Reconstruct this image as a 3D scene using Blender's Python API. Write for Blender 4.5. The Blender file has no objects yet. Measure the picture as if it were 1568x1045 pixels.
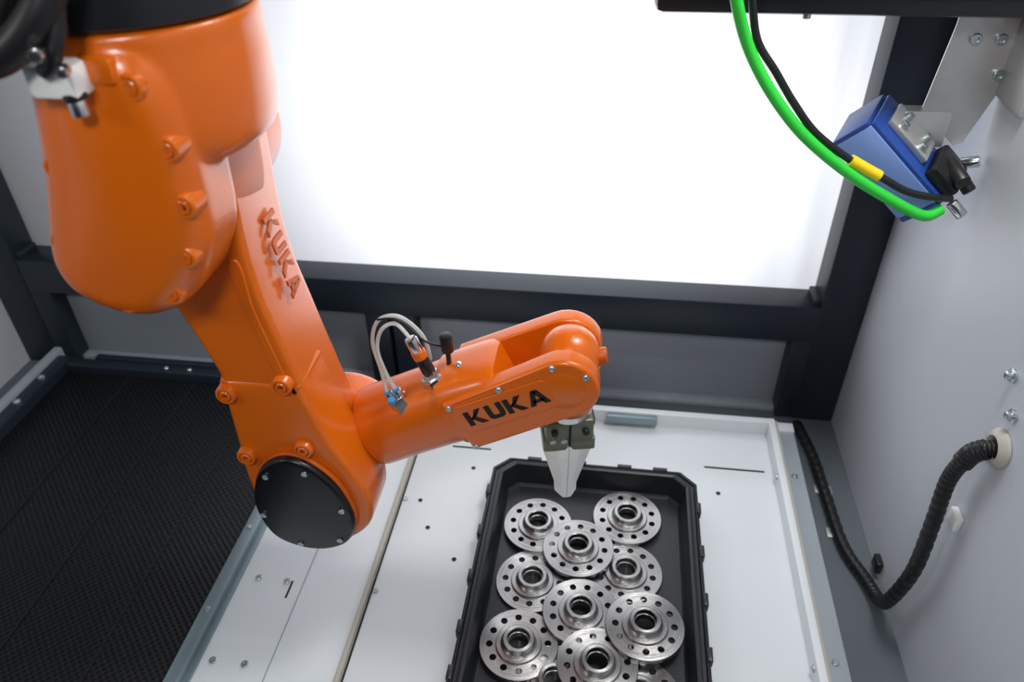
import bpy, bmesh, math
from mathutils import Vector, Matrix
X=Vector((1,0,0)); Y=Vector((0,1,0)); Z=Vector((0,0,1))
scene=bpy.context.scene
scene.view_settings.view_transform='Standard'
scene.view_settings.look='None'

# ---------------------------------------------------------------- materials
def mat(name,col,rough=.5,metal=0.,bump=0.,bscale=200.,var=0.,vscale=8.,coat=0.,trans=0.,aniso=0.,spec=.5):
    m=bpy.data.materials.new(name); m.use_nodes=True
    nt=m.node_tree; b=nt.nodes['Principled BSDF']
    b.inputs['Base Color'].default_value=(*col,1); b.inputs['Roughness'].default_value=rough
    b.inputs['Metallic'].default_value=metal; b.inputs['Coat Weight'].default_value=coat
    b.inputs['Coat Roughness'].default_value=.15
    b.inputs['Transmission Weight'].default_value=trans
    b.inputs['Specular IOR Level'].default_value=spec
    tc=nt.nodes.new('ShaderNodeTexCoord')
    if bump>0:
        n=nt.nodes.new('ShaderNodeTexNoise'); n.inputs['Scale'].default_value=bscale; n.inputs['Detail'].default_value=3
        nt.links.new(tc.outputs['Object'],n.inputs['Vector'])
        bp=nt.nodes.new('ShaderNodeBump'); bp.inputs['Strength'].default_value=bump; bp.inputs['Distance'].default_value=.002
        nt.links.new(n.outputs['Fac'],bp.inputs['Height']); nt.links.new(bp.outputs['Normal'],b.inputs['Normal'])
    if var>0:
        n=nt.nodes.new('ShaderNodeTexNoise'); n.inputs['Scale'].default_value=vscale; n.inputs['Detail'].default_value=4
        nt.links.new(tc.outputs['Object'],n.inputs['Vector'])
        r=nt.nodes.new('ShaderNodeMix'); r.data_type='RGBA'
        r.inputs[6].default_value=(*[c*(1-var) for c in col],1); r.inputs[7].default_value=(*[min(1,c*(1+var)) for c in col],1)
        nt.links.new(n.outputs['Fac'],r.inputs[0]); nt.links.new(r.outputs[2],b.inputs['Base Color'])
    return m
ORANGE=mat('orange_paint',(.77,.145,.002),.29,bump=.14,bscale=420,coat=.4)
ORANGE_D=mat('orange_paint_shaded',(.56,.096,.002),.40,bump=.1,bscale=400)  # darker copy of the robot orange, with shade put into the colour
BLACK=mat('black_plastic',(.010,.011,.013),.35)
BLACKM=mat('black_matte',(.006,.006,.007),.6)
RUBBER=mat('black_rubber',(.010,.010,.011),.42)
FRAME=mat('frame_anthracite',(.014,.022,.033),.42,bump=.15,bscale=300)
WALL=mat('wall_powdercoat_grey',(.60,.63,.68),.40,bump=.15,bscale=500)
PANEL=mat('panel_grey',(.34,.38,.42),.5,bump=.1,bscale=300)
BED=mat('bed_sheet_white',(.72,.76,.785),.34,bump=.1,bscale=400,var=.04,vscale=5)
FLOORM=mat('floor_grey',(.12,.14,.16),.5,var=.1)
EDGE=mat('bed_edge_beige',(.46,.43,.37),.45)
STEEL=mat('machined_steel',(.37,.36,.355),.24,1.,bump=.06,bscale=300,var=.12,vscale=60)
STEELB=mat('bright_steel',(.75,.75,.77),.2,1.)
ZINC=mat('zinc_screw',(.58,.64,.66),.3,1.)
GALV=mat('galvanised_plate',(.66,.66,.65),.4,.7,bump=.1,bscale=150,var=.15,vscale=25)
RAIL=mat('rail_alloy_grey',(.24,.31,.34),.35,.5)
TRAY=mat('tray_black_plastic',(.012,.015,.019),.40,bump=.15,bscale=350)
OLIVE=mat('gripper_olive_anodised',(.17,.18,.125),.33,.3)
WHITE=mat('white_nylon',(.96,.96,.93),.45)
BLUE=mat('sensor_blue',(.24,.38,.85),.38)
BLUED=mat('sensor_blue_dark',(.02,.07,.32),.35)
GREEN=mat('green_cable_jacket',(.03,.62,.05),.32)
YEL=mat('yellow_sleeve',(.90,.62,.01),.4)
IVORY=mat('ivory_grommet',(.50,.48,.42),.5)
TUBE=mat('clear_air_tube',(.80,.84,.80),.2,trans=.35)
CYAN=mat('fitting_blue',(.05,.30,.62),.3)
SMOKE=mat('black_cap_plastic',(.004,.005,.007),.3)

# turned-metal micro grooves on the flanges
nt=STEEL.node_tree; b=nt.nodes['Principled BSDF']
tc=nt.nodes.new('ShaderNodeTexCoord'); sp=nt.nodes.new('ShaderNodeSeparateXYZ'); cb=nt.nodes.new('ShaderNodeCombineXYZ'); ln=nt.nodes.new('ShaderNodeVectorMath'); ln.operation='LENGTH'
nt.links.new(tc.outputs['Object'],sp.inputs[0]); nt.links.new(sp.outputs[0],cb.inputs[0]); nt.links.new(sp.outputs[1],cb.inputs[1]); nt.links.new(cb.outputs[0],ln.inputs[0])
n1=nt.nodes.new('ShaderNodeTexNoise'); n1.noise_dimensions='1D'; n1.inputs['Scale'].default_value=1400; n1.inputs['Detail'].default_value=2
nt.links.new(ln.outputs['Value'],n1.inputs['W'])
bp=nt.nodes.new('ShaderNodeBump'); bp.inputs['Strength'].default_value=.45; bp.inputs['Distance'].default_value=.0007
nt.links.new(n1.outputs['Fac'],bp.inputs['Height']); nt.links.new(bp.outputs['Normal'],b.inputs['Normal'])

# conveyor belt mesh material
BELT=bpy.data.materials.new('belt_mesh'); BELT.use_nodes=True
nt=BELT.node_tree; b=nt.nodes['Principled BSDF']; b.inputs['Roughness'].default_value=.45; b.inputs['Specular IOR Level'].default_value=.3
tc=nt.nodes.new('ShaderNodeTexCoord'); mp=nt.nodes.new('ShaderNodeMapping'); mp.inputs['Rotation'].default_value=(0,0,math.radians(45))
nt.links.new(tc.outputs['Object'],mp.inputs['Vector'])
vo=nt.nodes.new('ShaderNodeTexVoronoi'); vo.inputs['Scale'].default_value=105; vo.inputs['Randomness'].default_value=0
vo.voronoi_dimensions='2D'
nt.links.new(mp.outputs['Vector'],vo.inputs['Vector'])
cr=nt.nodes.new('ShaderNodeValToRGB'); cr.color_ramp.elements[0].position=.32; cr.color_ramp.elements[0].color=(.0006,.0006,.0008,1)
cr.color_ramp.elements[1].position=.44; cr.color_ramp.elements[1].color=(.011,.013,.016,1)
nt.links.new(vo.outputs['Distance'],cr.inputs['Fac']); nt.links.new(cr.outputs['Color'],b.inputs['Base Color'])
bp=nt.nodes.new('ShaderNodeBump'); bp.inputs['Strength'].default_value=.9; bp.inputs['Distance'].default_value=.002
nt.links.new(vo.outputs['Distance'],bp.inputs['Height']); nt.links.new(bp.outputs['Normal'],b.inputs['Normal'])

# diffusing window sheet (light comes from real lamps behind it)
SHEET=bpy.data.materials.new('translucent_sheet'); SHEET.use_nodes=True
nt=SHEET.node_tree; nt.nodes.remove(nt.nodes['Principled BSDF']); out=nt.nodes['Material Output']
tr=nt.nodes.new('ShaderNodeBsdfTranslucent'); tr.inputs['Color'].default_value=(.93,.94,.97,1)
df=nt.nodes.new('ShaderNodeBsdfDiffuse'); df.inputs['Color'].default_value=(.80,.82,.87,1)
mx=nt.nodes.new('ShaderNodeMixShader'); mx.inputs[0].default_value=.35
tc=nt.nodes.new('ShaderNodeTexCoord'); mp=nt.nodes.new('ShaderNodeMapping'); mp.inputs['Scale'].default_value=(10,1,1.6)
ns=nt.nodes.new('ShaderNodeTexNoise'); ns.inputs['Scale'].default_value=1.6; ns.inputs['Detail'].default_value=3
bp=nt.nodes.new('ShaderNodeBump'); bp.inputs['Strength'].default_value=.10; bp.inputs['Distance'].default_value=.02
nt.links.new(tc.outputs['Object'],mp.inputs['Vector']); nt.links.new(mp.outputs['Vector'],ns.inputs['Vector'])
nt.links.new(ns.outputs['Fac'],bp.inputs['Height']); nt.links.new(bp.outputs['Normal'],tr.inputs['Normal']); nt.links.new(bp.outputs['Normal'],df.inputs['Normal'])
nt.links.new(tr.outputs[0],mx.inputs[1]); nt.links.new(df.outputs[0],mx.inputs[2]); nt.links.new(mx.outputs[0],out.inputs['Surface'])

# ---------------------------------------------------------------- mesh helpers
def mesh_obj(name,bm,m,smooth=True,ang=35):
    bmesh.ops.remove_doubles(bm,verts=bm.verts,dist=1e-6)
    bmesh.ops.recalc_face_normals(bm,faces=bm.faces)
    me=bpy.data.meshes.new(name); bm.to_mesh(me); bm.free()
    if smooth:
        for p in me.polygons: p.use_smooth=True
        me.set_sharp_from_angle(angle=math.radians(ang))
    me.materials.append(m)
    o=bpy.data.objects.new(name,me); scene.collection.objects.link(o); return o
def group(name,parts,loc=None):
    e=bpy.data.objects.new(name,None); scene.collection.objects.link(e); e.empty_display_size=.05
    for p in parts: p.parent=e
    return e
def join(name,objs):
    """join several part meshes to one object, keeping their materials"""
    bm=bmesh.new(); mats=[]
    for o in objs:
        k=len(bm.faces); bm.from_mesh(o.data); bm.faces.ensure_lookup_table()
        m=o.data.materials[0]
        if m not in mats: mats.append(m)
        for f in bm.faces[k:]: f.material_index=mats.index(m)
    me=bpy.data.meshes.new(name); bm.to_mesh(me); bm.free()
    for m in mats: me.materials.append(m)
    for o in objs: bpy.data.objects.remove(o)
    o=bpy.data.objects.new(name,me); scene.collection.objects.link(o); return o
def blend(name,objs,voxel=.0028,it=8):
    """fuse overlapping castings to one skin with soft fillets"""
    m=objs[0].data.materials[0]; o=join(name+'_src',objs)
    r=o.modifiers.new('r','REMESH'); r.mode='VOXEL'; r.voxel_size=voxel
    s=o.modifiers.new('s','SMOOTH'); s.factor=.6; s.iterations=it
    dg=bpy.context.evaluated_depsgraph_get(); me=bpy.data.meshes.new_from_object(o.evaluated_get(dg)); me.name=name
    bpy.data.objects.remove(o)
    for p in me.polygons: p.use_smooth=True
    me.materials.clear(); me.materials.append(m)
    o=bpy.data.objects.new(name,me); scene.collection.objects.link(o); return o
def box(name,x0,x1,y0,y1,z0,z1,m,bev=.002,mx=None):
    bm=bmesh.new(); bmesh.ops.create_cube(bm,size=1)
    for v in bm.verts: v.co=Vector(((x0+x1)/2+v.co.x*(x1-x0),(y0+y1)/2+v.co.y*(y1-y0),(z0+z1)/2+v.co.z*(z1-z0)))
    if bev>0: bmesh.ops.bevel(bm,geom=bm.edges[:],offset=bev,segments=2,affect='EDGES',profile=.5)
    if mx is not None: bmesh.ops.transform(bm,matrix=mx,verts=bm.verts)
    return mesh_obj(name,bm,m)
def basis(d):
    d=d.normalized(); a=X if abs(d.x)<.9 else Y
    u=d.cross(a).normalized(); return u,d.cross(u)
def lathe(name,prof,o,axis,m,seg=40,ang=35):
    """prof list of (radius, height)"""
    o=Vector(o); axis=Vector(axis).normalized(); u,w=basis(axis); bm=bmesh.new(); rings=[]
    for r,h in prof:
        if r<1e-6: rings.append([bm.verts.new(o+axis*h)])
        else: rings.append([bm.verts.new(o+axis*h+(u*math.cos(2*math.pi*i/seg)+w*math.sin(2*math.pi*i/seg))*r) for i in range(seg)])
    for a,b in zip(rings,rings[1:]):
        for i in range(seg):
            j=(i+1)%seg
            if len(a)==1 and len(b)==1: continue
            if len(a)==1: bm.faces.new((a[0],b[i],b[j]))
            elif len(b)==1: bm.faces.new((a[i],a[j],b[0]))
            else: bm.faces.new((a[i],a[j],b[j],b[i]))
    return mesh_obj(name,bm,m,ang=ang)
def cyl(name,p0,p1,r,m,bev=.001,seg=32,r1=None):
    p0=Vector(p0);p1=Vector(p1);L=(p1-p0).length; r1=r if r1 is None else r1
    bev=min(bev,r*.4,r1*.4,L*.4)
    return lathe(name,[(0,0),(r-bev,0),(r-bev*.3,bev*.3),(r,bev),(r1,L-bev),(r1-bev*.3,L-bev*.3),(r1-bev,L),(0,L)],p0,p1-p0,m,seg)
def catmull(pts,k,closed=True):
    n=len(pts); res=[]
    for i in range(n if closed else n-1):
        g=lambda j: pts[j%n] if closed else pts[max(0,min(n-1,j))]
        p0,p1,p2,p3=g(i-1),g(i),g(i+1),g(i+2)
        for q in range(k):
            t=q/k
            res.append(tuple(.5*((2*b)+(-a+c)*t+(2*a-5*b+4*c-d)*t*t+(-a+3*b-3*c+d)*t**3) for a,b,c,d in zip(p0,p1,p2,p3)))
    if not closed: res.append(tuple(pts[-1]))
    return res
def tube(name,pts,r,m,k=8,seg=14,rf=None):
    P=[Vector(p) for p in catmull([tuple(p) for p in pts],k,False)]
    bm=bmesh.new(); prev=None; first=None; u=None
    for i,p in enumerate(P):
        t=(P[min(i+1,len(P)-1)]-P[max(i-1,0)]).normalized()
        if u is None: u,_=basis(t)
        u=(u-t*u.dot(t)).normalized(); w=t.cross(u)
        rr=r if rf is None else rf(i)
        ring=[bm.verts.new(p+(u*math.cos(2*math.pi*j/seg)+w*math.sin(2*math.pi*j/seg))*rr) for j in range(seg)]
        if prev:
            for j in range(seg): bm.faces.new((prev[j],prev[(j+1)%seg],ring[(j+1)%seg],ring[j]))
        else: first=ring
        prev=ring
    bm.faces.new(first[::-1]); bm.faces.new(prev)
    return mesh_obj(name,bm,m,ang=60)
def pillow(name,pts,m,O,U,W,N,d0,d1,r0=.005,r1=.005,k=6,seg=6,dome=0.,smooth_prof=True,ang=35,taper=0.):
    """closed 2-D outline swept from depth d0 to d1 along N with rounded rims (and optional domed face)"""
    P=[Vector((p[0],p[1])) for p in (catmull(pts,k) if smooth_prof else pts)]
    area=sum(P[i].x*P[(i+1)%len(P)].y-P[(i+1)%len(P)].x*P[i].y for i in range(len(P)))
    if area<0: P.reverse()
    n=len(P); nor=[]
    for i in range(n):
        e1=(P[i]-P[i-1]).normalized(); e2=(P[(i+1)%n]-P[i]).normalized()
        a=Vector((e1.y,-e1.x)); b=Vector((e2.y,-e2.x)); s=(a+b)
        s=s/ max(.3,(1+a.dot(b))) if s.length>1e-6 else a
        nor.append(s)
    O=Vector(O);U=Vector(U);W=Vector(W);N=Vector(N)
    bm=bmesh.new(); rings=[]
    def ring(inset,d): return [bm.verts.new(O+U*(P[i].x-nor[i].x*inset)+W*(P[i].y-nor[i].y*inset)+N*d) for i in range(n)]
    for q in range(seg+1):
        a=q/seg*math.pi/2; rings.append(ring(r0*(1-math.sin(a)),d0+r0*(1-math.cos(a))))
    for q in range(seg+1):
        a=(1-q/seg)*math.pi/2; rings.append(ring(taper+r1*(1-math.sin(a)),d1-r1*(1-math.cos(a))))
    for A,B in zip(rings,rings[1:]):
        for i in range(n):
            bm.faces.new((A[i],A[(i+1)%n],B[(i+1)%n],B[i]))
    bm.faces.new(rings[-1])
    if dome==0: bm.faces.new(rings[0][::-1])
    else:
        c=sum((v.co for v in rings[0]),Vector())/n; prev=rings[0]
        for f in (.9,.78,.64,.48,.32,.16):
            cur=[bm.verts.new(c+(v.co-c)*f-N*dome*(1-f*f)) for v in rings[0]]
            for i in range(n): bm.faces.new((prev[i],prev[(i+1)%n],cur[(i+1)%n],cur[i]))
            prev=cur
        cv=bm.verts.new(c-N*dome)
        for i in range(n): bm.faces.new((prev[i],prev[(i+1)%n],cv))
    return mesh_obj(name,bm,m,ang=ang)
def loft(name,secs,m,k=5,seg=48,ang=40,cap=True):
    """secs: (cx,cy,cz, ax,ay,az, bx,by,bz, exponent)"""
    S=catmull(secs,k,False) if k>1 else secs
    bm=bmesh.new(); prev=None; first=None
    for s in S:
        c=Vector(s[0:3]);A=Vector(s[3:6]);B=Vector(s[6:9]);e=2/s[9]
        ring=[]
        for j in range(seg):
            t=2*math.pi*(j+.5)/seg; ct,st=math.cos(t),math.sin(t)
            ring.append(bm.verts.new(c+A*math.copysign(abs(ct)**e,ct)+B*math.copysign(abs(st)**e,st)))
        if prev:
            for j in range(seg): bm.faces.new((prev[j],prev[(j+1)%seg],ring[(j+1)%seg],ring[j]))
        else: first=ring
        prev=ring
    if cap: bm.faces.new(first[::-1]); bm.faces.new(prev)
    return mesh_obj(name,bm,m,ang=ang)
def circle(cx,cy,r,n=16,ry=None):
    ry=r if ry is None else ry
    return [(cx+r*math.cos(2*math.pi*i/n),cy+ry*math.sin(2*math.pi*i/n)) for i in range(n)]
def bolt(name,p,axis,r=.007,h=.006,m=ZINC):
    return lathe(name,[(0,0),(r,0),(r,h*.8),(r*.85,h),(r*.55,h),(r*.5,h*.4),(0,h*.35)],p,axis,m,16)
def lug(name,p,axis,m=ORANGE,r=.0125,h=.01,rb=.0075,back=.02):
    """bolt boss: raised collar with recessed socket screw"""
    a=lathe('a',[(0,-back),(r*1.1,-back),(r,h*.8),(r*.88,h),(r*.66,h),(r*.62,h*.5),(0,h*.5)],p,axis,m,24)
    b=lathe('b',[(rb,h*.45),(rb,h*.95),(rb*.85,h*1.05),(rb*.5,h*1.05),(rb*.45,h*.6),(0,h*.6)],p,axis,m,16)
    c=lathe('c',[(rb*.5,h*.7),(0,h*.7)],p,axis,BLACKM,12)
    d=lathe('d',[(r*.66,h*.52),(rb*1.0,h*.52)],p,axis,BLACKM,20)
    return join(name,[a,b,c,d])
# block letters, as polygons in a unit-high cell
def letters(name,O,U,W,N,h,m,th,wscale=1.0,gap=.18):
    K=[[(0,0),(.30,0),(.30,1),(0,1)],[(.30,.36),(.68,1),(1.06,1),(.60,.50),(.30,.50)],[(.30,.50),(.60,.50),(1.12,0),(.72,0),(.30,.48)]]
    Uu=[[(0,.3),(.30,.3),(.30,1),(0,1)],[(.68,.3),(.98,.3),(.98,1),(.68,1)],
        [(0,.3),(.30,.3),(.37,.24),(.61,.24),(.68,.3),(.98,.3),(.94,.12),(.77,0),(.21,0),(.04,.12)]]
    A=[[(0,0),(.33,0),(.68,1),(.40,1)],[(.83,0),(1.16,0),(.76,1),(.48,1)],[(.22,.17),(.94,.17),(.84,.38),(.32,.38)]]
    bm=bmesh.new(); x=0; O=Vector(O)
    for L,w in ((K,1.12),(Uu,.98),(K,1.12),(A,1.16)):
        for poly in L:
            a=[bm.verts.new(O+U*((x+p[0])*h*wscale)+W*(p[1]*h)) for p in poly]
            b=[bm.verts.new(v.co+N*th) for v in a]; n=len(a)
            bm.faces.new(a); bm.faces.new(b[::-1])
            for i in range(n): bm.faces.new((a[i],a[(i+1)%n],b[(i+1)%n],b[i]))
        x+=w+gap
    bmesh.ops.recalc_face_normals(bm,faces=bm.faces)
    me=bpy.data.meshes.new(name); bm.to_mesh(me); bm.free(); me.materials.append(m)
    o=bpy.data.objects.new(name,me); scene.collection.objects.link(o); return o

# ================================================================= ROOM SHELL
box('floor',-1.60,.62,-1.2,1.62,-.14,-.10,FLOORM,0)
wr=box('wall_right',.56,.60,-.9,1.53,-.10,1.9,WALL,0)
wl=box('wall_left',-1.60,-1.55,-.9,1.53,-.10,1.9,WALL,0)
parts=[box('lower_panel_a',-1.55,-.5,1.50,1.515,-.10,.16,PANEL,.001),
       box('lower_panel_b',-.5,.56,1.50,1.515,-.10,.16,PANEL,.001)]
group('wall_back',parts)
# window
fr=[box('sill_beam',-1.455,.47,1.45,1.53,.128,.222,FRAME,.004),
    box('post_right',.465,.56,1.45,1.53,-.10,1.55,FRAME,.004),
    box('post_left',-1.55,-1.455,1.45,1.53,-.10,1.55,FRAME,.004),
    box('head_beam',-1.455,.465,1.45,1.53,1.47,1.55,FRAME,.004),
    box('lower_post_a',-.575,-.517,1.452,1.528,-.10,.13,FRAME,.004),
    box('lower_post_b',-.508,-.45,1.452,1.528,-.10,.13,FRAME,.004),
    box('lower_post_right',.425,.47,1.452,1.528,-.10,.13,FRAME,.004),
    box('lower_post_left',-1.46,-1.40,1.452,1.528,-.10,.13,FRAME,.004),
    box('bottom_beam',-1.42,.44,1.47,1.50,-.10,-.085,PANEL,.003)]
for i,(x,z) in enumerate([(.462,.225),(-1.452,.225)]):
    fr.append(box('corner_gusset_%d'%i,x-.012,x+.012,1.46,1.52,z-.004,z+.012,FRAME,.003))
bm=bmesh.new(); nx,nz=120,60; g=[]
for j in range(nz+1):
    row=[]
    for i in range(nx+1):
        x=-1.54+2.09*i/nx; z=.12+1.42*j/nz
        e=math.exp(-((x-.42)/.05)**2)
        y=1.545+.002*math.sin(x*9+z*2)+.0025*e*math.sin(x*75+z*5)
        row.append(bm.verts.new((x,y,z)))
    g.append(row)
for j in range(nz):
    for i in range(nx): bm.faces.new((g[j][i],g[j][i+1],g[j+1][i+1],g[j+1][i]))
sheet=mesh_obj('diffuser_sheet',bm,SHEET)
group('window_1',fr+[sheet])

# ================================================================= MACHINE BED
P=[box('plate_main',-.376,.372,.1,1.275,-.012,0,BED,.001),
   box('lip_left',-.388,-.380,.1,1.29,-.05,.012,EDGE,.002),
   box('lip_left_shadow_gap',-.380,-.376,.1,1.29,-.05,-.004,BLACKM,0),
   box('lip_right_inner',.366,.380,.1,1.29,-.05,.036,BED,.002),
   box('lip_right_outer',.380,.387,.1,1.29,-.05,.030,EDGE,.002),
   box('lip_right_flange',.387,.43,.1,1.29,-.06,-.005,PANEL,.002),
   box('lip_back',-.375,.38,1.275,1.292,-.05,.034,BED,.002),
   box('plate_side',-.622,-.388,.1,1.29,-.012,-.001,BED,.001),
   box('apron_back',-.64,.43,1.292,1.32,-.10,.0,BED,.002),
   box('plinth',-.60,.36,.2,1.25,-.10,-.012,PANEL,.002)]
for i,(x0,x1,y) in enumerate([(-.306,-.222,1.159),(.227,.349,1.161)]):
    P.append(box('slot_%d'%i,x0,x1,y-.0022,y+.0022,-.001,.0006,BLACKM,0))
for i,(x,y) in enumerate([(-.31,.934),(-.245,.867),(-.25,1.10),(.25,1.09),(-.34,1.0),(.30,.6)]):
    P.append(lathe('hole_%d'%i,[(.0045,.0006),(.0045,.0009),(0,.0009)],(x,y,0),Z,BLACKM,16))
for i,(x,y) in enumerate([(-.535,.783),(-.589,.784),(-.545,.62),(-.60,.62)]):
    P.append(bolt('screw_%d'%i,(x,y,-.001),Z,.006,.004))
for i,y in enumerate([.783,.60,1.0,1.2]):
    P.append(bolt('lip_screw_%d'%i,(-.370,y,.0),Z,.005,.004))
for i,y in enumerate([.716,1.13,.5]):
    P.append(bolt('lip_rscrew_%d'%i,(.366,y,.02),-X,.006,.004))
    P.append(bolt('lip_oscrew_%d'%i,(.410,y+.03,-.005),Z,.006,.004))
P.append(box('seam_a',-.505,-.5035,.2,1.28,-.002,.0004,PANEL,0))
P.append(box('slot_short_a',-.527,-.524,.75,.785,-.002,.0004,BLACKM,0))
P.append(box('guide_block',.02,.13,1.262,1.276,.01,.03,RAIL,.002))
group('machine_bed',P)

# ================================================================= CONVEYOR
P=[box('belt',-1.31,-.655,.05,1.31,-.03,-.006,BELT,.002),
   box('rail_right',-.655,-.632,.05,1.33,-.08,.018,RAIL,.002),
   box('rail_right_lip',-.632,-.621,.05,1.33,-.04,.004,RAIL,.001),
   box('rail_left',-1.345,-1.31,.05,1.34,-.08,.020,FRAME,.002),
   box('rail_back',-1.31,-.655,1.31,1.34,-.06,.015,FRAME,.002),
   box('rail_back_channel',-1.25,-.66,1.342,1.36,-.08,.018,FRAME,.002),
   box('rail_left_trim',-1.365,-1.345,.05,1.36,-.08,.03,PANEL,.002)]
for i,x in enumerate([-.80,-.97,-1.14]):
    P.append(box('belt_seam_%d'%i,x-.0015,x+.0015,.05,1.31,-.0065,-.0045,BLACKM,0))
for i,y in enumerate([1.16,1.25,1.0]): P.append(bolt('rail_bolt_%d'%i,(-1.328,y,.02),Z,.009,.006))
for i,x in enumerate([-.99,-1.05,-.8]): P.append(bolt('rail_bolt_b%d'%i,(x,1.325,.015),Z,.006,.005))
for i,y in enumerate([.88,.70,.55]): P.append(bolt('rail_bolt_c%d'%i,(-.643,y,.018),Z,.005,.004))
for i,(x,y) in enumerate([(-1.25,.2),(-.75,.2),(-1.25,1.2),(-.75,1.2)]):
    P.append(box('leg_%d'%i,x-.03,x+.03,y-.03,y+.03,-.10,-.03,FRAME,.002))
group('conveyor_belt',P)

# ================================================================= PARTS TRAY
TY=.786
def crect(hx,hy,c,cx=0,cy=TY):
    p=[]
    for sx,sy in ((1,1),(-1,1),(-1,-1),(1,-1)):
        a=(cx+sx*hx,cy+sy*(hy-c)); b=(cx+sx*(hx-c),cy+sy*hy)
        p+= [a,b] if sx*sy>0 else [b,a]
    return p
def rings_obj(name,rings,m,bottom=True):
    bm=bmesh.new(); R=[[bm.verts.new((x,y,z)) for x,y in crect(hx,hy,c)] for hx,hy,c,z in rings]
    for a,b in zip(R,R[1:]):
        for i in range(8): bm.faces.new((a[i],a[(i+1)%8],b[(i+1)%8],b[i]))
    bm.faces.new(R[0]); bm.faces.new(R[-1])
    o=mesh_obj(name,bm,m,smooth=False); md=o.modifiers.new('b','BEVEL'); md.width=.0008; md.segments=2; md.limit_method='ANGLE'
    return o
h2=.305
tr_=[(.180,h2-.02,.022,.001),(.186,h2-.014,.024,.036),(.200,h2,.030,.038),(.200,h2,.030,.050),(.195,h2-.005,.029,.0515),
     (.193,h2-.007,.028,.047),(.187,h2-.013,.026,.047),(.185,h2-.015,.026,.058),(.181,h2-.019,.025,.059),(.177,h2-.023,.024,.057),(.170,h2-.030,.02,.012),(.166,h2-.034,.018,.007)]
P=[rings_obj('tub',tr_,TRAY)]
for i,y in enumerate([.52,.62,.70,.80,.90,1.0]):
    for s in (-1,1):
        P.append(box('rim_clip_%d_%d'%(i,s),s*.2-.004,s*.2+.004,y-.012,y+.012,.036,.0540,TRAY,.001))
for i,x in enumerate([-.12,-.03,.06,.13]):
    P.append(box('rim_clip_b%d'%i,x-.014,x+.014,TY+h2-.004,TY+h2+.004,.036,.0540,TRAY,.001))
group('parts_tray',P)

# ================================================================= FLANGE DISCS
SC=1.08
prof=[(.0600,0),(.0600,.005),(.0592,.006),(.0352,.006),(.0345,.0095),(.0338,.010),(.0275,.010),(.0268,.0105),(.0245,.013),(.0238,.021),(.0228,.022),
      (.0180,.022),(.0168,.021),(.0165,.012),(.0150,.011),(.0150,.0)]
prof=[(r*SC,h) for r,h in prof]
base=lathe('flange_base',prof+[prof[0]],(0,0,0),Z,STEEL,72)
bmc=bmesh.new()
for i in range(12):
    a=2*math.pi*i/12
    bmesh.ops.create_cone(bmc,cap_ends=True,segments=20,radius1=.0056,radius2=.0056,depth=.03,matrix=Matrix.Translation((.0445*SC*math.cos(a),.0445*SC*math.sin(a),0)))
cut=mesh_obj('cut',bmc,STEEL)
md=base.modifiers.new('x','BOOLEAN'); md.operation='DIFFERENCE'; md.object=cut; md.solver='EXACT'
dg=bpy.context.evaluated_depsgraph_get()
dm=bpy.data.meshes.new_from_object(base.evaluated_get(dg)); dm.name='metal_flange_mesh'
for p in dm.polygons: p.use_smooth=True
dm.set_sharp_from_angle(angle=math.radians(30))
bpy.data.objects.remove(base); bpy.data.objects.remove(cut)
L=[.0076+.0064*i for i in range(5)]
D=[(-.095,.830,0),(.069,.868,0),(-.039,.645,0),(.093,.640,0),(-.098,.952,1),(.069,.990,1),(-.103,.701,1),
   (-.019,.902,2),(-.006,.770,2),(.026,.674,3),(.100,.748,4),(-.09,.520,0),(.085,.508,0)]
for i,(x,y,l) in enumerate(D):
    o=bpy.data.objects.new('metal_flange',dm); scene.collection.objects.link(o)
    o.location=(x,y,L[l]); o.rotation_euler=(0,0,.37*i)

# ================================================================= ROBOT
R_=[]
XZ=dict(O=(0,0,0),U=X,W=Z,N=Y)
# column + egg-shaped motor housing, one casting
def cs(z,cx,rx,cy,ry): return (cx,cy,z,rx,0,0,0,ry,0,2.0)
col=loft('col',[cs(.855,-.45,.070,.735,.085),cs(.868,-.45,.086,.735,.105),cs(.885,-.453,.094,.735,.114),cs(.91,-.457,.100,.735,.118),cs(.94,-.466,.110,.735,.120),cs(.965,-.476,.119,.735,.122),cs(.985,-.480,.123,.735,.122),cs(.990,-.480,.120,.735,.119)],ORANGE,k=4,seg=96)
egg=[(-.470,.995),(-.510,.988),(-.531,.965),(-.541,.92),(-.556,.86),(-.576,.80),(-.587,.755),(-.575,.718),(-.540,.695),(-.500,.688),(-.466,.698),(-.436,.721),(-.414,.756),(-.402,.79),(-.398,.84),(-.396,.89),(-.398,.935),(-.410,.970),(-.435,.990)]
cov=pillow('cov',egg,ORANGE,d0=.608,d1=.705,r0=.040,r1=.003,dome=.006,seg=10,**XZ)
R_.append(blend('motor_housing_casting',[col,cov]))
R_.append(lathe('base_flange',[(0,0),(.116,0),(.124,.005),(.124,.030),(.115,.040),(.108,.07),(.108,.16),(.12,.20),(.13,.26),(.13,.40),(0,.40)],(-.480,.735,.989),Z,BLACK,64))
R_.append(box('base_foot',-.61,-.35,.605,.865,1.38,1.421,FRAME,.004))
cx_,cz_=-.49,.83
egg2=[(cx_+(a-cx_)*.965,cz_+(b-cz_)*.965) for a,b in egg]
R_.append(pillow('motor_housing_body',egg2,ORANGE_D,d0=.70,d1=.80,r0=.002,r1=.02,**XZ))
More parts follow.
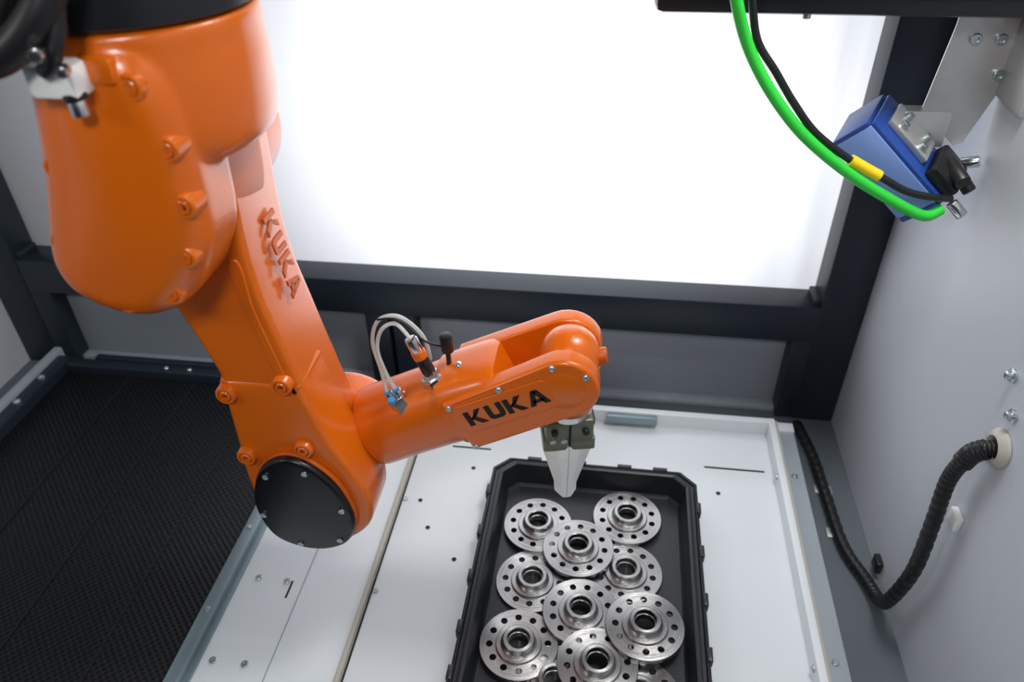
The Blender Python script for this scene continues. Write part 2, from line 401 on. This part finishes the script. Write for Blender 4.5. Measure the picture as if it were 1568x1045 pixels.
for i,(x,z,y) in enumerate([(-.424,.948,.620),(-.410,.890,.625),(-.410,.832,.625),(-.424,.776,.623),(-.452,.730,.623),(-.506,.716,.622),(-.548,.738,.622),(-.555,.785,.624),(-.527,.868,.622)]):
    R_.append(lug('cover_lug_%d'%i,(x,y,z),(0,-1,0),r=.0128,h=.008,rb=.0075,back=.015))
R_.append(box('cover_name_boss',-.462,-.430,.605,.62,.952,.976,ORANGE,.004))
# rear shoulder hub
R_.append(pillow('shoulder_hub',circle(-.508,.825,.094),ORANGE,d0=.79,d1=.89,r0=.02,r1=.02,**XZ))
# link arm
arm=[(-.405,.86),(-.404,.80),(-.406,.74),(-.402,.67),(-.387,.59),(-.373,.52),(-.357,.45),(-.332,.395),(-.316,.345),(-.320,.293),(-.350,.255),(-.395,.238),(-.445,.245),(-.475,.285),
     (-.487,.36),(-.485,.43),(-.483,.52),(-.492,.575),(-.516,.65),(-.545,.72),(-.565,.80),(-.55,.87),(-.49,.905),(-.43,.90)]
R_.append(pillow('link_arm',arm,ORANGE,d0=.700,d1=.835,r0=.010,r1=.020,taper=.006,**XZ))
# raised spine along the arm front, ending above the elbow
sp_=[(-.415,.72),(-.412,.66),(-.399,.59),(-.386,.52),(-.378,.48),(-.392,.47),(-.402,.52),(-.414,.60),(-.426,.67),(-.429,.72)]
R_.append(pillow('arm_front_rib',sp_,ORANGE,d0=.6975,d1=.71,r0=.002,r1=.001,**XZ))
elb=[(-.3795,.542),(-.3785,.536),(-.372,.512),(-.355,.449),(-.330,.392),(-.313,.343),(-.317,.291),(-.349,.252),(-.395,.235),(-.447,.242),(-.478,.283),(-.490,.36),(-.488,.43),(-.4865,.50),(-.4865,.536),(-.485,.542),(-.46,.545),(-.41,.545)]
R_.append(pillow('elbow_housing',elb,ORANGE,d0=.697,d1=.78,r0=.010,r1=.004,k=5,**XZ))
capp=[(-.476,.355),(-.479,.308),(-.463,.261),(-.425,.240),(-.385,.241),(-.350,.261),(-.333,.298),(-.335,.338),(-.352,.385),(-.385,.421),(-.420,.429),(-.455,.405)]
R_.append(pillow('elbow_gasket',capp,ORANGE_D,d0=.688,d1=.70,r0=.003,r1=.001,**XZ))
c0=(-.405,.333)
capi=[(c0[0]+(a-c0[0])*.97,c0[1]+(b-c0[1])*.97) for a,b in capp]
R_.append(pillow('elbow_cap',capi,SMOKE,d0=.678,d1=.69,r0=.006,r1=.001,dome=.003,**XZ))
for i,(a,b) in enumerate(capi[j] for j in (1,3,5,7,9,11)):
    x=c0[0]+(a-c0[0])*.86; z=c0[1]+(b-c0[1])*.86
    R_.append(bolt('cap_screw_%d'%i,(x,.677,z),(0,-1,0),.0045,.003))
for i,(x,z) in enumerate([(-.398,.547),(-.390,.436),(-.478,.525),(-.476,.413)]):
    R_.append(lug('elbow_lug_%d'%i,(x,.700,z),(0,-1,0),r=.0135,h=.012,rb=.0078))
# embossed lettering running down the arm edge
dn=Vector((.012,0,-.08)).normalized(); nn=Vector((.08,0,.012)).normalized()
R_.append(letters('embossed_letters',Vector((-.4075,.757,.748)),dn,Y,nn,.030,ORANGE_D,.003,wscale=.74,gap=.22))  # letters are the arm's orange; their shadows are painted in by the darker copy
# ---- forearm
an=math.radians(27.5); u=Vector((math.cos(an),0,math.sin(an))); n=Vector((-math.sin(an),0,math.cos(an)))
FO=Vector((-.18,.81,.458))
def fs(s,rn,ry,e,dn_=0,dy=0):
    c=FO+u*s+n*dn_+Y*dy; A=n*rn; B=Y*ry; return (*c,*A,*B,e)
R_.append(loft('forearm_rear',[fs(-.265,.045,.045,2.2),fs(-.24,.056,.055,2.2),fs(-.20,.057,.056,2.2),fs(-.165,.058,.057,2.2),fs(-.160,.0600,.059,2.2),fs(-.12,.0585,.058,2.3),fs(-.06,.057,.057,2.5),fs(-.022,.056,.057,2.7)],ORANGE,k=4))
R_.append(loft('forearm_seam_gasket',[fs(-.1665,.0588,.0578,2.2),fs(-.1645,.0588,.0578,2.2)],ORANGE_D,k=1))
R_.append(loft('forearm_front',[fs(-.022,.0585,.0595,2.9),fs(-.018,.0595,.0605,2.9),fs(.02,.057,.060,3.2),fs(.055,.053,.059,3.6),fs(.068,.048,.056,3.6)],ORANGE,k=3))
R_.append(pillow('elbow_rear_hub',circle(-.385,.35,.078),ORANGE,d0=.80,d1=.885,r0=.02,r1=.02,**XZ))
FF=dict(O=FO,U=u,W=n,N=Y)
def arcprof(x0,zb,zt,cx,r,nn_=14):
    p=[(x0,zt),(x0,zb)]
    for i in range(nn_+1):
        a=-math.pi/2+math.pi*i/nn_; p.append((cx+r*math.cos(a),r*math.sin(a)))
    return p
R_.append(pillow('fork_cheek_front',arcprof(-.012,-.050,.036,.152,.046),ORANGE,d0=-.064,d1=-.034,r0=.006,r1=.004,smooth_prof=False,**FF))
R_.append(pillow('fork_cheek_rear',arcprof(.0,-.048,.050,.150,.047),ORANGE,d0=.030,d1=.062,r0=.004,r1=.010,smooth_prof=False,**FF))
R_.append(pillow('label_plate',[(.004,-.018),(.133,-.018),(.138,-.013),(.138,.024),(.133,.029),(.004,.029),(-.001,.024),(-.001,-.013)],ORANGE,d0=-.0665,d1=-.06,r0=.001,r1=.001,smooth_prof=False,**FF))
R_.append(letters('label_letters',FO+u*.010+n*(-.0065)-Y*.0668,u,n,-Y,.0245,BLACKM,.0006,wscale=1.04,gap=.13))
for i,(a,b) in enumerate([(-.004,.031),(.075,.034),(.155,.039),(.188,.010),(-.004,-.044)]):
    R_.append(bolt('fork_screw_%d'%i,FO+u*a+n*b-Y*.064,(0,-1,0),.0045,.003))
# wrist
wc=FO+u*.152
R_.append(cyl('wrist_axis',wc-Y*.066,wc+Y*.064,.030,ORANGE,.004,48))
wc=wc+X*.003
R_.append(lathe('wrist_body',[(0,.052),(.012,.0505),(.024,.045),(.033,.036),(.039,.024),(.0415,.010),(.0415,-.03),(.040,-.05),(.036,-.072),(.0355,-.074),(0,-.074)],wc,Z,ORANGE,48))
R_.append(lathe('wrist_dome_rib',[(.0425,.006),(.0432,.004),(.0432,0),(.0425,-.002)],wc,Z,ORANGE,48))
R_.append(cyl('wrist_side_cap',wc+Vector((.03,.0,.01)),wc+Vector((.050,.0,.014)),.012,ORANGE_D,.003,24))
R_.append(lathe('tool_flange',[(0,0),(.034,0),(.034,-.008),(.031,-.009),(.031,-.014),(0,-.014)],wc-Z*.074,Z,STEELB,40))
rz=Matrix.Translation(wc)@Matrix.Rotation(math.radians(12),4,'Z')
def gb(nm,*a,bev=.002,m=OLIVE): return box(nm,*a,m,bev,mx=rz)
R_+= [gb('gripper_body',-.034,.034,-.027,.027,-.130,-.085,bev=.004),
      gb('gripper_plate',-.036,.036,-.022,.022,-.100,-.088,m=BLACK),
      gb('gripper_split',-.0015,.0015,-.029,.029,-.131,-.090,bev=0,m=BLACKM),
      gb('jaw_carrier_l',-.037,-.002,-.026,.024,-.143,-.121,bev=.003),
      gb('jaw_carrier_r',.002,.037,-.026,.024,-.143,-.121,bev=.003)]
for i,(x,z) in enumerate([(-.022,-.103),(.022,-.103),(-.024,-.121),(-.008,-.121)]):
    R_.append(cyl('gripper_port_%d'%i,rz@Vector((x,-.024,z)),rz@Vector((x,-.034 if i<2 else -.030,z)),.005,BLACK if i<2 else ZINC,.001,16))
def jaw(nm,s):
    bm=bmesh.new(); rows=[(-.138,.0003,.0370,.022),(-.158,.0003,.0355,.022),(-.195,.0003,.026,.019),(-.232,.0003,.0165,.016),(-.247,.0003,.0165,.016),(-.252,.0003,.013,.012)]
    prev=None
    for z,xi,xo,hy in rows:
        ps=[(xi,-hy-.004),(xo*.40,-hy-.003),(xo,-hy*.25),(xo,hy*.5),(xo*.55,hy+.004),(xi,hy+.004)]
        ring=[bm.verts.new(rz@Vector((s*a,b_,z))) for a,b_ in ps]
        if prev:
            for i in range(6): bm.faces.new((prev[i],prev[(i+1)%6],ring[(i+1)%6],ring[i]))
        else: bm.faces.new(ring)
        prev=ring
    bm.faces.new(prev)
    o=mesh_obj(nm,bm,WHITE,smooth=False); md=o.modifiers.new('b','BEVEL'); md.width=.0006; md.segments=2; return o
R_+=[jaw('jaw_left',-1),jaw('jaw_right',1)]
# fittings on the forearm
def V3(*a): return Vector(a)
b0=V3(-.276,.775,.464)
R_+=[cyl('air_fitting_base',b0-n*.02,b0+n*.008,.015,STEELB,.002,6),cyl('air_fitting_a',b0+n*.006+u*.007,b0+n*.018+u*.007,.0065,STEELB,.001),
     cyl('air_fitting_b',b0+n*.006-u*.007,b0+n*.018-u*.007,.0065,STEELB,.001),cyl('air_fitting_c',b0+V3(-.006,-.012,.004),b0+V3(-.006,-.014,.014),.005,CYAN,.001),
     cyl('air_fitting_ring_a',b0+n*.018+u*.007,b0+n*.021+u*.007,.0055,CYAN,.001),cyl('air_fitting_ring_b',b0+n*.018-u*.007,b0+n*.021-u*.007,.0055,CYAN,.001)]
s0=V3(-.228,.790,.496); sd=V3(-.36,.0,.93).normalized()
R_+=[cyl('sensor_plug_base',s0-sd*.03,s0+sd*.004,.017,STEELB,.002,8),cyl('sensor_plug_nut',s0+sd*.004,s0+sd*.012,.012,STEELB,.001,6),cyl('sensor_plug_body',s0+sd*.012,s0+sd*.038,.0095,BLACK,.002),
     cyl('sensor_plug_ring',s0+sd*.038,s0+sd*.050,.0100,ORANGE,.001),cyl('sensor_plug_tip',s0+sd*.050,s0+sd*.072,.0088,STEELB,.002),
     cyl('cable_plug_stem',V3(-.209,.81,.49),V3(-.209,.81,.532),.0035,BLACK,.001),cyl('cable_plug',V3(-.209,.81,.530),V3(-.211,.81,.558),.0088,BLACK,.002),
     cyl('cable_plug_foot',V3(-.205,.80,.495),V3(-.19,.80,.517),.006,STEELB,.001)]
R_.append(tube('air_tube_a',[b0+n*.02+u*.007,V3(-.293,.785,.505),V3(-.302,.79,.54),V3(-.294,.795,.570),V3(-.275,.80,.578),s0+sd*.071],.0028,TUBE,seg=10))
R_.append(tube('air_tube_b',[b0+n*.02-u*.007,V3(-.301,.79,.505),V3(-.311,.80,.545),V3(-.300,.805,.578),V3(-.272,.81,.583),V3(-.244,.815,.55),V3(-.236,.815,.51)],.0028,TUBE,seg=10))
R_.append(tube('thin_black_lead',[V3(-.300,.80,.583),V3(-.27,.80,.584),V3(-.238,.80,.553),V3(-.211,.81,.537)],.0016,BLACK,seg=8))
# base hoses and connector
R_.append(box('connector_block',-.497,-.452,.583,.615,.946,.975,WHITE,.005))
R_.append(cyl('connector_tip',V3(-.462,.592,.946),V3(-.460,.590,.930),.008,STEELB,.002))
R_.append(cyl('connector_collar',V3(-.462,.592,.951),V3(-.461,.592,.944),.010,BLACK,.001))
R_.append(box('cable_panel',-.62,-.46,.60,.68,.990,1.04,BLACK,.008))
R_.append(tube('hose_a',[V3(-.80,.60,1.010),V3(-.66,.57,.995),V3(-.56,.560,.985),V3(-.50,.565,.985),V3(-.455,.58,1.02),V3(-.43,.61,1.08)],.015,RUBBER))
R_.append(tube('hose_b',[V3(-.82,.62,.985),V3(-.66,.60,.985),V3(-.57,.59,.985),V3(-.51,.58,1.0),V3(-.48,.60,1.06)],.012,RUBBER))
R_.append(tube('hose_c',[V3(-.44,.60,1.08),V3(-.445,.585,1.02),V3(-.455,.575,.985),V3(-.472,.58,.972)],.007,RUBBER))
R_.append(cyl('hose_clip_a',V3(-.448,.575,.976),V3(-.443,.562,.976),.005,STEELB,.002)); R_.append(cyl('hose_clip_b',V3(-.458,.565,.992),V3(-.453,.552,.992),.006,STEELB,.002))
group('industrial_robot_arm',R_)
box('trim_mount_beam',-1.55,.56,.68,.80,1.42,1.54,FRAME,.004)

# ================================================================= CONTROL BOX top right
group('overhead_monitor_box',[box('housing',.04,.555,1.13,1.40,.895,1.15,BLACK,.012),box('screen_bezel',.07,.545,1.126,1.135,.918,1.14,BLACKM,.004),
   lathe('stud',[(0,0),(.006,0),(.006,-.006),(0,-.006)],(.247,1.15,.895),Z,ZINC,12)])

# ================================================================= VISION SENSOR
sc=Vector((.442,1.20,.677)); a=Vector((.70,-.16,-.64)).normalized(); nrm=Vector((.50,-.45,.72)); nrm=(nrm-a*nrm.dot(a)).normalized(); yy=a.cross(nrm)
SM=Matrix.Translation(sc)@Matrix(((a.x,yy.x,nrm.x,0),(a.y,yy.y,nrm.y,0),(a.z,yy.z,nrm.z,0),(0,0,0,1)))
def sb(nm,*q,m=BLUE,bev=.004): return box(nm,*q,m,bev,mx=SM)
S=[sb('housing',-.083,.078,-.040,.046,-.046,.022),sb('end_cap',.076,.088,-.039,.045,-.045,.021,m=BLUED),sb('end_cap_b',-.090,-.081,-.039,.045,-.045,.021,m=BLUED),
   sb('top_cover',-.084,.084,-.038,.044,.020,.028,m=BLUED,bev=.003),sb('mount_plate',-.065,.02,-.028,.022,.028,.038,m=GALV,bev=.002),
   sb('connector_block',.030,.085,-.034,.036,.026,.050,m=BLACK,bev=.006),sb('lens_window',-.05,.05,-.03,.03,-.0475,-.045,m=BLACK,bev=.001)]
for i,(x_,y_) in enumerate([(-.045,-.015),(-.045,.010),(0.0,-.015),(0,.010)]):
    S.append(lathe('mount_screw_%d'%i,[(0,0),(.006,0),(.006,.008),(.004,.009),(0,.009)],SM@Vector((x_,y_,.038)),nrm,ZINC,12))
S.append(cyl('cable_gland_a',SM@Vector((.05,-.01,.045)),SM@Vector((.075,.03,.062)),.012,RUBBER,.003))
S.append(cyl('cable_gland_b',SM@Vector((.06,.0,.05)),SM@Vector((.098,.018,.055)),.010,BLACK,.003))
S.append(cyl('metal_gland',SM@Vector((.095,.03,.03)),SM@Vector((.122,.034,.032)),.009,STEELB,.002,12))
S.append(cyl('metal_knob',SM@Vector((.070,-.03,.045)),SM@Vector((.082,-.034,.068)),.009,STEELB,.002,12))
# bracket
S.append(pillow('bracket_plate',[(.470,.890),(.470,.869),(.458,.747),(.468,.735),(.520,.690),(.532,.695),(.559,.78),(.559,.890)],GALV,O=(0,0,0),U=X,W=Z,N=Y,d0=1.215,d1=1.219,r0=.001,r1=.001,smooth_prof=False))
S.append(box('bracket_foot',.553,.5595,1.12,1.22,.77,.890,GALV,.001))
S.append(box('bracket_arm',.43,.50,1.205,1.235,.69,.745,GALV,.002))
for i,(x_,z_) in enumerate([(.50,.85),(.535,.85),(.548,.80)]): S.append(bolt('bracket_bolt_%d'%i,(x_,1.215,z_),(0,-1,0),.008,.006))
group('vision_sensor',S)
green=tube('green_cable',[V3(.128,1.09,.975),V3(.142,1.09,.925),V3(.168,1.10,.864),V3(.209,1.10,.803),V3(.265,1.10,.743),V3(.341,1.10,.687),V3(.415,1.10,.645),V3(.465,1.105,.622),V3(.492,1.12,.626)],.0085,GREEN)
blk=[V3(.150,1.10,.975),V3(.163,1.10,.925),V3(.180,1.105,.870),V3(.212,1.105,.828),V3(.245,1.105,.785),V3(.285,1.105,.742),V3(.345,1.105,.702),V3(.390,1.105,.680),V3(.430,1.105,.660),V3(.470,1.11,.650),V3(.505,1.13,.640)]
black=tube('lead',blk,.0055,RUBBER)
ysl=tube('yellow_sleeve',[V3(.340,1.105,.7055),V3(.362,1.105,.694),V3(.386,1.105,.682)],.0085,YEL)
group('black_sensor_cable',[black,ysl])

# ================================================================= WALL CONDUIT
cp=[V3(.556,.848,.396),V3(.540,.852,.390),V3(.530,.864,.352),V3(.528,.874,.30),V3(.528,.864,.22),V3(.528,.856,.11),V3(.530,.885,-.01),V3(.538,.925,-.068),V3(.530,.98,-.084),V3(.505,1.06,-.086),V3(.496,1.19,-.086),V3(.489,1.31,-.086),V3(.47,1.42,-.086)]
hose=tube('hose',cp,.012,RUBBER,k=22,seg=16,rf=lambda i:.0120 if i%4 else .0104)
C=[hose,lathe('grommet',[(.029,0),(.029,.004),(.024,.010),(.018,.012),(.015,.008),(.015,0)],(.5595,.848,.398),-X,IVORY,40),
   tube('spiral_wrap_collar',[V3(.545,.851,.392),V3(.534,.858,.376),V3(.530,.864,.352)],.0145,RUBBER,k=10,rf=lambda i:.0150 if i%3 else .013)]
for i,(y_,z_) in enumerate([(.86,.235),(1.01,-.07)]):
    C.append(box('tie_mount_%d'%i,.548,.5595,y_-.014,y_+.014,z_-.014,z_+.014,WHITE if i==0 else BLACK,.002))
for i,(x_,y_) in enumerate([(.50,1.10),(.497,1.22)]):
    C.append(box('floor_tie_%d'%i,x_-.018,x_+.018,y_-.012,y_+.012,-.0995,-.095,GALV,.001))
group('flexible_conduit',C)
for i,(y_,z_) in enumerate([(.892,.493),(.854,.453)]):
    o=lathe('wall_bolt',[(0,0),(.010,0),(.010,.003),(.006,.004),(.006,.010),(.004,.011),(0,.011)],(.5599,y_,z_),-X,ZINC,20)

# ================================================================= LIGHTS
def area(nm,loc,target,sx,sy,pw,col=(1,1,1)):
    l=bpy.data.lights.new(nm,'AREA'); l.shape='RECTANGLE'; l.size=sx; l.size_y=sy; l.energy=pw; l.color=col
    o=bpy.data.objects.new(nm,l); scene.collection.objects.link(o); o.location=loc
    o.rotation_euler=(Vector(target)-Vector(loc)).to_track_quat('-Z','Y').to_euler(); return o
area('backlight_softbox',(-.12,2.12,.56),(-.12,1.5,.56),.7,.45,17,(.95,.97,1))
area('overhead_softbox',(.38,.85,1.80),(.15,.85,0),.40,.35,18,(1,.99,.97))
area('fill_softbox',(-.12,-.45,1.75),(-.1,.9,.3),.30,.25,9,(.97,.98,1))
area('side_softbox',(-1.30,-.1,1.35),(-.55,.75,.75),.20,.28,2.5,(1,1,1))
w=bpy.data.worlds.new('world'); scene.world=w; w.use_nodes=True
w.node_tree.nodes['Background'].inputs[0].default_value=(.75,.82,.95,1); w.node_tree.nodes['Background'].inputs[1].default_value=.025

# ================================================================= CAMERA
cam=bpy.data.cameras.new('camera'); co=bpy.data.objects.new('camera',cam); scene.collection.objects.link(co)
cam.sensor_width=36; cam.lens=26.77; cam.clip_start=.02
M=Matrix(((.99072,-.06748,.11797),(.13496,.59051,-.79566),(-.01597,.8042,.59414))).to_4x4(); M.translation=(0,0,1.16)
co.matrix_world=M
cam.dof.use_dof=True; cam.dof.focus_distance=1.12; cam.dof.aperture_fstop=3.5
scene.camera=co
